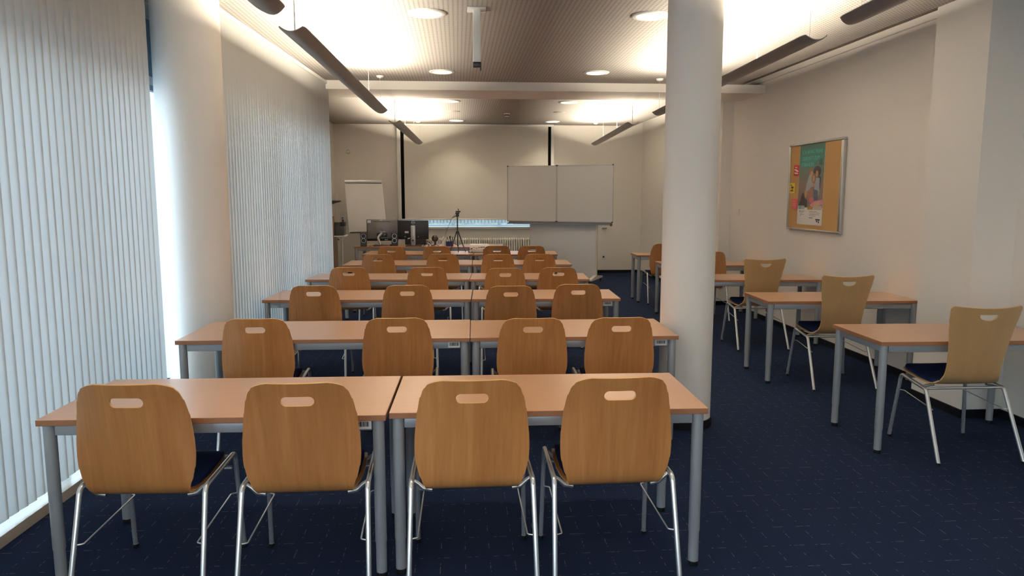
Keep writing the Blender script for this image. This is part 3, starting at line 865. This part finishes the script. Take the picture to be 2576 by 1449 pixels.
MB().box(-.16, -.17, 0, .10, .07, .014, .006).build('stand_foot', M['black'], t)

t = thing('monitor', 'black flat monitor on a silver column stand, right on the teacher\'s desk', 'monitor', (-.78, 13.10, DZ), math.radians(-2), 'monitors on the teacher\'s desk')
sh = MB().box(-.268, 0, .118, .268, .045, .450, .008).build('back_shell', M['black'], t)
m = MB(); ring_mark(m, (.0, .0, .415), .032, .006); m.box(-.026, -.002, .410, .026, 0, .420); m.build('emblem', M['silver'], sh)
m = MB().box(-.15, -.002, .228, -.083, 0, .260); m.mat(1).box(-.135, -.003, .236, -.092, -.001, .252); m.build('sticker', [M['paper'], M['panel_grey']], sh)
m = MB().lathe([(.001, -.002), (.016, -.002), (.016, 0)], (-.145, 0, .163), 'y', n=5); m.build('sticker', M['green'], sh)
MB().box(.08, -.002, .155, .09, 0, .168).build('sticker', M['panel_grey'], sh)
m = MB().tube([(-.10, -.008, .128), (-.06, -.008, .140)], .009, 8); m.build('cable_plug', M['paper'], sh)
MB().box(-.040, -.05, .012, .040, -.003, .362, .008).build('stand_column', M['silver'], t)
MB().lathe([(.001, -.002), (.016, -.002), (.016, 0)], (-.005, -.05, .10), 'y', n=14).build('cable_hole', M['black'], t)
MB().box(-.13, -.13, 0, .15, .10, .012, .005).build('stand_foot', M['black'], t)

t = thing('laptop', 'black open laptop behind the right monitor\'s stand', 'laptop', (-.76, 13.45, DZ))
lid = MB().box(-.19, -.01, .02, .19, .0, .27, .004).build('lid', M['dark'], t); lid.rotation_euler = (math.radians(-4), 0, 0)
MB().box(-.19, .0, 0, .19, .22, .02, .004).build('keyboard_base', M['black'], t)
def speaker(x, y, label, rz):
    t = thing('desktop_speaker', label, 'speaker', (x, y, DZ), rz, 'speakers on the teacher\'s desk')
    m = MB(); w_, d_, h_ = .055, .13, .245
    m.prism([(-w_, 0), (w_, 0), (w_*.92, d_), (-w_*.92, d_)], 0, h_)
    m.build('cabinet', M['dark'], t, bevel=.008)
    for z in (.185, .105):
        r = MB().lathe([(.034, 0), (.034, -.004), (.041, -.005), (.041, 0)], (0, 0, z), 'y', n=28).build('driver_ring', M['ring'], t)
        MB().lathe([(.034, -.001), (.012, .0), (.001, -.004)], (0, -.001, z), 'y', n=24).build('cone', M['black'], r)
    return t
speaker(-1.64, 12.99, 'black two-driver desktop speaker left of the grey monitor', .08)
speaker(-1.10, 12.95, 'black two-driver desktop speaker in front of the monitors\' gap', -.02)
t = thing('webcam', 'black ball webcam on a small stand right of the monitors', 'webcam', (-.40, 13.12, DZ))
MB().sphere((0, 0, .130), .060, 18).build('ball', M['black'], t)
MB().lathe([(.022, -.066), (.022, -.058), (.010, -.056), (.001, -.060)], (0, 0, .135), 'y', n=20).build('lens', M['gloss_grey'], t)
MB().cyl(.012, (0, 0, .012), .065, 12).build('neck', M['black'], t)
m = MB()
for a in (30, 150, 270): A_ = math.radians(a); m.tube([(0, 0, .022), (.07*math.cos(A_), .07*math.sin(A_), .006)], .006, 8)
m.build('foot', M['black'], t)
t = thing('spray_bottle', 'white plastic bottle on the front desk beside the pen holder', 'bottle', (-.245, 13.05, DZ))
MB().lathe([(.001, 0), (.033, 0), (.034, .01), (.034, .13), (.028, .145), (.02, .15)], n=24).build('body', M['white'], t)
MB().lathe([(.021, .148), (.021, .168), (.001, .17)], n=20).build('cap', M['panel_grey'], t)
t = thing('pen_holder', 'dark blue pen holder on the front desk', 'pen holder', (-.14, 12.98, DZ))
MB().lathe([(.001, 0), (.062, 0), (.066, .02), (.066, .085), (.060, .085), (.058, .01), (.001, .01)], n=28).build('cup', M['blue'], t)
PENS = [((-.03, .0), M['paper'], .15, 'white marker standing left in the blue pen holder', .07), ((.002, -.035), M['white'], .17, 'tall white marker at the front of the blue pen holder', .0), ((.036, .02), M['red_pen'], .155, 'dark red pen leaning right in the blue pen holder', -.12), ((.02, .038), M['ink'], .165, 'black pen at the back of the blue pen holder', .05)]
for (dx, dy), mt, h_, l, tl in PENS:
    o = thing('pen', l, 'pen', (-.14+dx, 12.98+dy, DZ+.012), 0, 'pens in the pen holder'); o.rotation_euler = (0, -tl, 0)
    MB().cyl(.007, (0, 0, 0), h_*.72, 10).build('barrel', mt, o)
    MB().cyl(.0078, (0, 0, h_*.72), h_*.28, 10).build('cap', M['ink'] if mt is not M['ink'] else M['dark'], o)
t = thing('computer_mouse', 'dark computer mouse under the grey monitor', 'mouse', (-1.165, 13.04, DZ))
m = MB(); m.lathe([(.001, .036), (.018, .034), (.03, .024), (.034, .008), (.033, 0)], n=20); m.v = [(x*.9, y*1.6, z) for x, y, z in m.v]; m.build('shell', M['black'], t)
MB().cyl(.004, (0, -.03, .026), .012, 8).build('wheel', M['dark'], t)
def cable(label, pts, r=.003, mat=None):
    return tag(MB().tube(smooth_path(pts, 8), r, 8).build('cable', mat or M['black']), label, 'cable')
cable('thin black cable curling by the grey monitor\'s foot', [(-1.56, 13.10, DZ+.004), (-1.50, 13.07, DZ+.012), (-1.45, 13.12, DZ+.03), (-1.40, 13.19, DZ+.018)])
cable('thick black cable hanging beside the black monitor', [(-.55, 13.16, DZ+.085), (-.50, 13.12, DZ+.06), (-.47, 13.06, DZ+.03), (-.455, 13.02, DZ+.004), (-.45, 12.97, DZ+.004)], .006)
cable('black cables bunched right of the black monitor', [(-.60, 13.06, DZ+.006), (-.55, 13.10, DZ+.03), (-.50, 13.07, DZ+.022), (-.52, 13.02, DZ+.005)], .007)

# camera tripod on the last student row
t = thing('tripod', 'black camera tripod standing on the sixth-row desk', 'tripod', (.0, 11.74, DZ))
MB().tube([(0, 0, .30), (0, 0, .56)], .011, 12).build('centre_column', M['dark'], t)
MB().lathe([(.001, .28), (.024, .285), (.028, .305), (.022, .325), (.001, .33)], n=18).build('collar', M['black'], t)
for a in (185, 275, 355):
    A_ = math.radians(a); e = (.125*math.cos(A_), .125*math.sin(A_)*.9)
    l = MB().tube([(.018*math.cos(A_), .018*math.sin(A_), .30), (e[0]*.62, e[1]*.62, .125), (e[0], e[1], .008)], .009, 10, rr=[.0105, .009, .006]).build('leg', M['brown'] if False else M['dark'], t)
    MB().tube([(0, 0, .10), (e[0]*.58, e[1]*.58, .135)], .0035, 8).build('brace', M['dark'], l)
    MB().sphere((e[0], e[1], .009), .009, 10).build('rubber_foot', M['black'], l)
MB().tube([(0, 0, .08), (0, 0, .28)], .009, 10).build('lower_column', M['dark'], t)
m = MB().box(-.022, -.03, .555, .026, .03, .60, .005); m.box(-.03, -.032, .60, .034, .032, .625, .006); m.box(-.026, -.02, .625, .05, .02, .648, .005); m.build('pan_head', M['black'], t)
MB().tube([(.02, 0, .64), (.014, 0, .683)], .007, 10).build('screw_knob', M['black'], t)
MB().tube([(-.012, 0, .575), (-.085, -.03, .535)], .007, 10).build('pan_handle', M['black'], t)
cable('thin black cable running from the tripod head down to the desk', [(-.03, 11.74, DZ+.60), (-.10, 11.95, DZ+.50), (-.18, 12.35, DZ+.30), (-.24, 12.7, DZ+.14), (-.30, 12.9, DZ+.05), (-.34, 12.95, DZ+.004)], .0025)

# projector on the sixth-row desk
t = thing('projector', 'white projector with dark connector panel on the sixth-row desk', 'projector', (.345, 11.62, DZ), math.radians(2))
MB().box(-.15, -.11, .012, .15, .13, .125, .016).build('case', M['white'], t)
pl = MB().box(-.135, -.113, .03, .14, -.108, .098, .003).build('connector_panel', M['panel_grey'], t)
m = MB()
for x, z, w_, h_ in ((-.112, .078, .014, .008), (-.092, .078, .014, .008), (-.062, .062, .010, .010), (-.045, .062, .010, .010), (-.06, .080, .012, .006), (-.03, .078, .03, .010), (.006, .078, .036, .012), (.05, .078, .024, .014)): m.box(x, -.1145, z, x+w_, -.112, z+h_)
m.build('port', M['black'], pl)
MB().lathe([(.001, -.006), (.012, -.006), (.012, 0)], (-.13, -.112, .062), 'y', n=14).build('jack', M['black'], t)
m = MB()
for x in (-.12, .12):
    for y in (-.08, .10): m.cyl(.012, (x, y, 0), .014, 12)
m.build('foot', M['black'], t)
cable('black cable looping from the projector\'s left side', [(.205, 11.49, DZ+.055), (.165, 11.44, DZ+.060), (.17, 11.41, DZ+.03), (.215, 11.40, DZ+.012), (.25, 11.42, DZ+.006), (.42, 11.43, DZ+.005), (.50, 11.45, DZ+.005)], .0035)
cable('black plug lead on the desk by the projector', [(.185, 11.52, DZ+.006), (.165, 11.49, DZ+.012), (.175, 11.45, DZ+.02), (.20, 11.42, DZ+.006)], .005)
cable('short black stylus-like lead standing before the projector', [(.40, 11.40, DZ+.004), (.40, 11.385, DZ+.045), (.40, 11.38, DZ+.065)], .005)
t = thing('marker_pen', 'white marker with black cap lying on the fourth-row right desk', 'marker', (1.075, 8.33, DZ+.0085), math.radians(8))
MB().lathe([(.001, -.045), (.0075, -.045), (.0075, .035)], (0, 0, 0), 'x', n=12).build('barrel', M['white'], t)
MB().lathe([(.0085, .03), (.0085, .065), (.001, .066)], (0, 0, 0), 'x', n=12).build('cap', M['black'], t)

# black bag on the floor between fifth and sixth rows
t = thing('shoulder_bag', 'black bag on the floor under the sixth-row left desk', 'bag', (-.62, 10.36, 0))
m = MB().box(-.17, -.07, 0, .17, .07, .30, .03); m.build('body', M['black'], t)
MB().tube(fillet([(-.12, 0, .29), (-.10, 0, .42), (.10, 0, .42), (.12, 0, .29)], .05, 5), .009, 8).build('strap', M['dark'], t)

# ------------------------------------------------------------------ corner left of the screen
t = thing('equipment_trolley', 'wooden trolley post with pale shelf in the far left corner', 'trolley', (-2.02, 12.8, 0))
MB().box(-.12, -.02, .03, -.085, .30, 1.25, .004).build('side_panel', M['brown'], t)
MB().box(-.085, -.08, .905, .10, .30, .925, .003).build('shelf', M['cream'], t)
MB().box(-.085, -.02, .10, .08, .30, .12, .003).build('shelf', M['brown'], t)
MB().tube([(.02, .12, .12), (.02, .12, .905)], .014, 10).build('post', M['cream'], t)
m = MB()
for y in (0, .28): m.lathe([(.001, -.012), (.025, -.012), (.025, .012), (.001, .012)], (-.10, y, .025), 'x', n=16)
m.lathe([(.001, -.012), (.025, -.012), (.025, .012), (.001, .012)], (.06, .14, .025), 'x', n=16); m.box(.045, .12, .03, .075, .16, .10)
m.build('caster', M['dark'], t)
m = MB().tube([(-.02, -.07, .88), (0, -.07, .85)], .010, 8); m.build('clamp_knob', M['black'], t)
t = thing('slide_projector', 'black box-shaped projector on the trolley shelf in the far left corner', 'projector', (-2.0, 12.85, .925))
MB().box(-.10, -.08, 0, .055, .20, .225, .012).build('case', M['dark'], t)
MB().box(.0, -.09, .16, .075, .12, .235, .01).build('lamp_housing', M['black'], t)
MB().box(.02, -.02, .23, .05, .04, .275, .005).build('handle', M['black'], t)
t = thing('wall_bracket', 'black equipment bracket on the left wall just past the far blinds', 'bracket', (-2.44, 13.0, 1.49))
MB().box(0, -.04, -.03, .30, .10, .03, .008).build('arm', M['black'], t)
MB().prism([(.30, -.02), (.42, .012), (.42, .03), (.30, .03)], -.04, .10, 'y').build('hook', M['black'], t)

# ------------------------------------------------------------------ small wall fittings
t = thing('motion_sensor', 'small white motion sensor on the back wall upper left', 'sensor', (-2.17, BY, 2.49))
MB().box(-.035, -.03, .0, .035, 0, .11, .006).build('mount', M['white'], t)
MB().sphere((.012, -.045, -.02), .042, 14).build('eye', M['white'], t)
def plate(x, z, label, cat='switch'):
    t = thing('wall_switch' if cat == 'switch' else 'wall_socket', label, cat, (x, BY, z))
    MB().box(-.041, -.010, -.041, .041, 0, .041, .003).build('plate', M['white'], t)
    return t
t = plate(-2.31, 1.25, 'white wall switch left of the flip chart, upper one'); MB().box(-.027, -.014, -.027, .027, -.008, .027, .003).build('rocker', M['cream'], t)
t = plate(-2.31, 1.155, 'white wall switch left of the flip chart, lower one with dark dot'); MB().lathe([(.001, -.013), (.014, -.013), (.014, -.008)], (0, 0, 0), 'y', n=14).build('dial', M['black'], t)
t = plate(3.035, .335, 'white socket low on the back wall right of the whiteboard', 'socket'); MB().lathe([(.001, -.0108), (.021, -.0108), (.021, -.009)], (0, 0, 0), 'y', n=20).build('inset', M['dark'], t)
MB().box(-.041, -.012, -.068, .041, 0, -.046, .003).build('cable_outlet', M['panel_grey'], t)
t = thing('wall_sensor', 'white rounded box on the back wall under the whiteboard tray', 'sensor', (3.035, BY, .96))
MB().box(-.055, -.05, -.04, .055, 0, .05, .012).build('case', M['white'], t); MB().box(-.05, -.053, -.032, .05, -.047, -.022).build('slot', M['dark'], t)
t = thing('wall_switch', 'small white switch on the right wall beside the far pilaster', 'switch', (3.965, 10.15, 1.38), PI/2)
MB().box(-.03, 0, -.045, .03, .012, .045, .003).build('plate', M['white'], t); MB().box(-.02, .01, -.04, .02, .018, -.03).build('rocker', M['panel_grey'], t)
t = thing('wall_socket', 'white double socket low on the right wall behind the third desk', 'socket', (3.965, 9.97, .30), PI/2)
MB().box(-.08, 0, -.041, .08, .012, .041, .003).build('plate', M['white'], t)
for x in (-.04, .04): MB().box(x-.02, .010, -.02, x+.02, .0135, .02, .002).build('inset', M['panel_grey'], t)

# ------------------------------------------------------------------ notice board, facing into the room: local x runs toward the camera
def flat(name, label, cat, y, z, dx, group=None):
    o = thing(name, label, cat, (3.965-dx, y, z), -PI/2, group); return o
t = flat('notice_board', 'cork notice board in a silver frame on the right wall', 'notice board', 8.545, 1.215, 0)
BW, BH = 1.23, .99
MB().box(.02, -.028, .02, BW-.02, 0, BH-.02).build('cork_panel', M['cork'], t)
f = MB(); f.box(0, -.042, 0, BW, 0, .025, .006); f.box(0, -.042, BH-.025, BW, 0, BH, .006); f.box(0, -.041, .026, .025, 0, BH-.026, .005); f.box(BW-.045, -.041, .026, BW, 0, BH-.026, .005)
f.build('frame', M['alu'], t)
PD = .030   # papers sit on the cork
def poly(m, pts, z0, z1): m.prism(pts, z0, z1, 'y')
PW, PH = .585, .905
t = flat('poster', 'green and brown recruitment poster with turquoise lettering, pinned to the cork board', 'poster', 8.29, 1.285, PD)
MB().box(0, -.0012, 0, PW, 0, PH).build('paper', M['paper'], t)
m = MB(); m.add([(.004, 0, 0), (PW-.004, 0, 0), (PW-.004, PH-.195, 0), (.004, PH-.195, 0)], [(0, 1, 2, 3)])
p = m.build('picture', M['poster'], t); p.location = (0, -.0017, .191); p.rotation_euler = (PI/2, 0, 0)
fig = MB(); mats = []
def F(col, pts, lay=1):
    mt = ink(col)
    if mt not in mats: mats.append(mt)
    fig.mat(mats.index(mt)); d = -.0018-.0002*lay
    fig.prism([(a*PW, (1-b)*PH) for a, b in pts], d, d-.0001, 'y')
def ell(cx, cy, rx, ry, n=18): return [(cx+rx*math.cos(2*PI*k/n), cy+ry*math.sin(2*PI*k/n)) for k in range(n)]
F((.02, .06, .045), [(.80, .20), (.93, .20), (.93, .275), (.80, .275)])
F((.02, .015, .012), ell(.74, .345, .15, .062), 1)
F((.02, .015, .012), [(.80, .40), (.90, .42), (.88, .55), (.82, .56)], 1)
F((.26, .31, .37), [(.66, .42), (.84, .43), (.86, .62), (.80, .66), (.66, .58)], 2)
F((.05, .07, .10), [(.62, .56), (.80, .58), (.82, .70), (.66, .70)], 3)
F((.38, .20, .13), ell(.735, .375, .055, .038), 4)
F((.30, .33, .34), [(.44, .38), (.58, .40), (.62, .52), (.50, .545), (.46, .59), (.30, .58), (.36, .47)], 4)
F((.23, .12, .05), ell(.50, .345, .085, .045), 5)
F((.46, .27, .18), ell(.53, .375, .05, .033), 6)
F((.20, .11, .05), ell(.62, .43, .085, .06), 6)
F((.44, .24, .15), ell(.615, .435, .045, .043), 7)
F((.42, .24, .16), [(.28, .58), (.40, .585), (.37, .64), (.30, .69), (.25, .68)], 6)
F((.42, .24, .16), [(.54, .515), (.68, .485), (.72, .50), (.60, .54)], 8)
F((.28, .13, .10), [(.42, .57), (.60, .55), (.62, .66), (.52, .72), (.40, .70)], 5)
F((.015, .012, .012), [(.10, .72), (.18, .62), (.24, .60), (.30, .67), (.40, .70), (.40, .78), (.02, .775)], 7)
F((.50, .13, .14), ell(.57, .695, .09, .035), 8)
F((.60, .24, .34), [(.50, .755), (.70, .705), (.99, .69), (.99, .75), (.78, .77), (.58, .785)], 8)
F((.55, .38, .16), [(.66, .735), (.86, .71), (.90, .755), (.72, .77)], 9)
F((.35, .46, .44), [(.02, .765), (.30, .765), (.30, .81), (.02, .81)], 9)
F((.10, .22, .20), [(.10, .775), (.14, .775), (.14, .81), (.10, .81)], 10)
F((.40, .23, .02), [(.42, .775), (.64, .775), (.64, .812), (.42, .812)], 9)
F((.50, .44, .38), [(.66, .775), (.98, .76), (.98, .812), (.66, .812)], 9)
fig.build('printed_people', mats, t)
def lettering(text, x, z, size, parent, mat, name='lettering', wscale=1.):
    cu = bpy.data.curves.new('tmp', 'FONT'); cu.body = text; cu.size = size; cu.extrude = .0003; cu.space_character = 1.04
    ob = bpy.data.objects.new('tmp', cu); COL.objects.link(ob)
    dg = bpy.context.evaluated_depsgraph_get(); me = bpy.data.meshes.new_from_object(ob.evaluated_get(dg))
    bpy.data.objects.remove(ob); bpy.data.curves.remove(cu)
    me.materials.clear(); me.materials.append(mat)
    o = bpy.data.objects.new(name, me); COL.objects.link(o); o.parent = parent
    o.location = (x, -.0022, z); o.rotation_euler = (PI/2, 0, 0); o.scale = (wscale, 1, 1); return o
lettering('ICH BRING MEINE', .065, PH-.115, .058, t, M['turq'], wscale=.98)
lettering('ZUKUNFT ZUM', .065, PH-.185, .058, t, M['turq'], wscale=.98)
lettering('STRAHLEN.', .060, PH-.255, .058, t, M['turq'], wscale=.98)
m = MB()
for k, w_ in enumerate((.11, .085, .05, .09, .03)): m.box(.075, -.0016, .150-k*.013, .075+w_, -.0011, .153-k*.013)
for k, w_ in enumerate((.18, .24, .23, .15)): m.box(.29, -.0016, .150-k*.017, .29+w_, -.0011, .153-k*.017)
m.box(.29, -.0016, .075, .38, -.0011, .081); m.box(.44, -.0016, .055, .54, -.0011, .070); m.box(.46, -.0016, .035, .49, -.0011, .052); m.box(.505, -.0016, .025, .525, -.0011, .05); m.box(.05, -.0016, .14, .062, -.0011, .158)
m.build('small_print', M['ink'], t)
m = MB()
for x in (.02, PW-.03): m.box(x, -.006, PH-.012, x+.022, 0, PH+.006)
m.build('pin', M['panel_grey'], t)
def card(label, y, z, w_, h_, mat, inkm, bars, rot):
    o = flat('card', label, 'card', y, z, PD+.001, 'cards pinned on the cork board'); o.rotation_euler = (0, rot, -PI/2)
    MB().box(0, -.0012, 0, w_, 0, h_).build('paper', mat, o)
    m = MB()
    for x, zz, bw, bh in bars: m.box(x*w_, -.0016, zz*h_, (x+bw)*w_, -.0011, (zz+bh)*h_)
    m.build('printed_lines', inkm, o); return o
card('dark red card with white lettering, left of the poster', 8.425, 1.84, .13, .125, M['red'], M['paper'], [(.2, .72, .4, .10), (.1, .50, .5, .11), (.42, .40, .45, .11), (.15, .2, .65, .11)], .06)
card('yellow note with black scribble at the left edge of the cork board', 8.515, 1.64, .135, .12, M['yellow'], M['ink'], [(.15, .72, .3, .06), (.3, .48, .45, .16), (.35, .38, .35, .05), (.2, .18, .55, .10)], .02)
card('coral red card with pink lettering, left of the poster\'s foot', 8.435, 1.45, .135, .125, M['coral'], M['pinkink'], [(.15, .70, .4, .10), (.15, .5, .6, .09), (.15, .32, .55, .09), (.2, .14, .5, .09)], .03)

# ------------------------------------------------------------------ world, camera
SKY = 3.1; SUN_HAZE = .4
wd = bpy.data.worlds.new('sky'); SC.world = wd; wd.use_nodes = True
nt = wd.node_tree; bg = nt.nodes['Background']
tc = N(nt, 'ShaderNodeTexCoord'); sx = N(nt, 'ShaderNodeSeparateXYZ'); nt.links.new(tc.outputs['Generated'], sx.inputs[0])
r = N(nt, 'ShaderNodeValToRGB'); r.color_ramp.elements[0].position = .48; r.color_ramp.elements[0].color = (.72, .86, .97, 1)
r.color_ramp.elements[1].position = .85; r.color_ramp.elements[1].color = (.52, .75, 1., 1)
nt.links.new(math_node(nt, 'MULTIPLY_ADD', sx.outputs[2], .5, .5), r.inputs[0])
# hazy sun side of the sky behind the camera, cool clear sky elsewhere
dp = N(nt, 'ShaderNodeVectorMath', operation='DOT_PRODUCT'); nt.links.new(tc.outputs['Generated'], dp.inputs[0]); dp.inputs[1].default_value = (.22, -.90, .37)
lobe = math_node(nt, 'POWER', math_node(nt, 'MAXIMUM', dp.outputs['Value'], 0.), 2.)
warm = math_node(nt, 'MULTIPLY', lobe, SUN_HAZE)
hz = N(nt, 'ShaderNodeVectorMath', operation='SCALE'); hz.inputs[0].default_value = (1., .87, .70); nt.links.new(warm, hz.inputs['Scale'])
sk = N(nt, 'ShaderNodeVectorMath', operation='ADD'); nt.links.new(r.outputs[0], sk.inputs[0]); nt.links.new(hz.outputs[0], sk.inputs[1])
nt.links.new(sk.outputs[0], bg.inputs['Color']); bg.inputs['Strength'].default_value = SKY

cam = bpy.data.cameras.new('camera'); co = bpy.data.objects.new('camera', cam); COL.objects.link(co)
co.location = (0, 0, 1.62); co.rotation_euler = (math.radians(90-7.24), 0, math.radians(-4.241))
cam.sensor_width = 36; cam.lens = 36*1846/2576; cam.clip_start = .05; cam.clip_end = 200
SC.camera = co
SC.view_settings.view_transform = 'Standard'; SC.view_settings.look = 'None'; SC.view_settings.gamma = 1
SC.view_settings.use_curve_mapping = False
SC.view_settings.exposure = .72
SC.cycles.use_denoising = True
SC.cycles.max_bounces = 10; SC.cycles.diffuse_bounces = 6; SC.cycles.transparent_max_bounces = 12
SC.cycles.sample_clamp_indirect = 6.
SC.cycles.caustics_reflective = False; SC.cycles.caustics_refractive = False
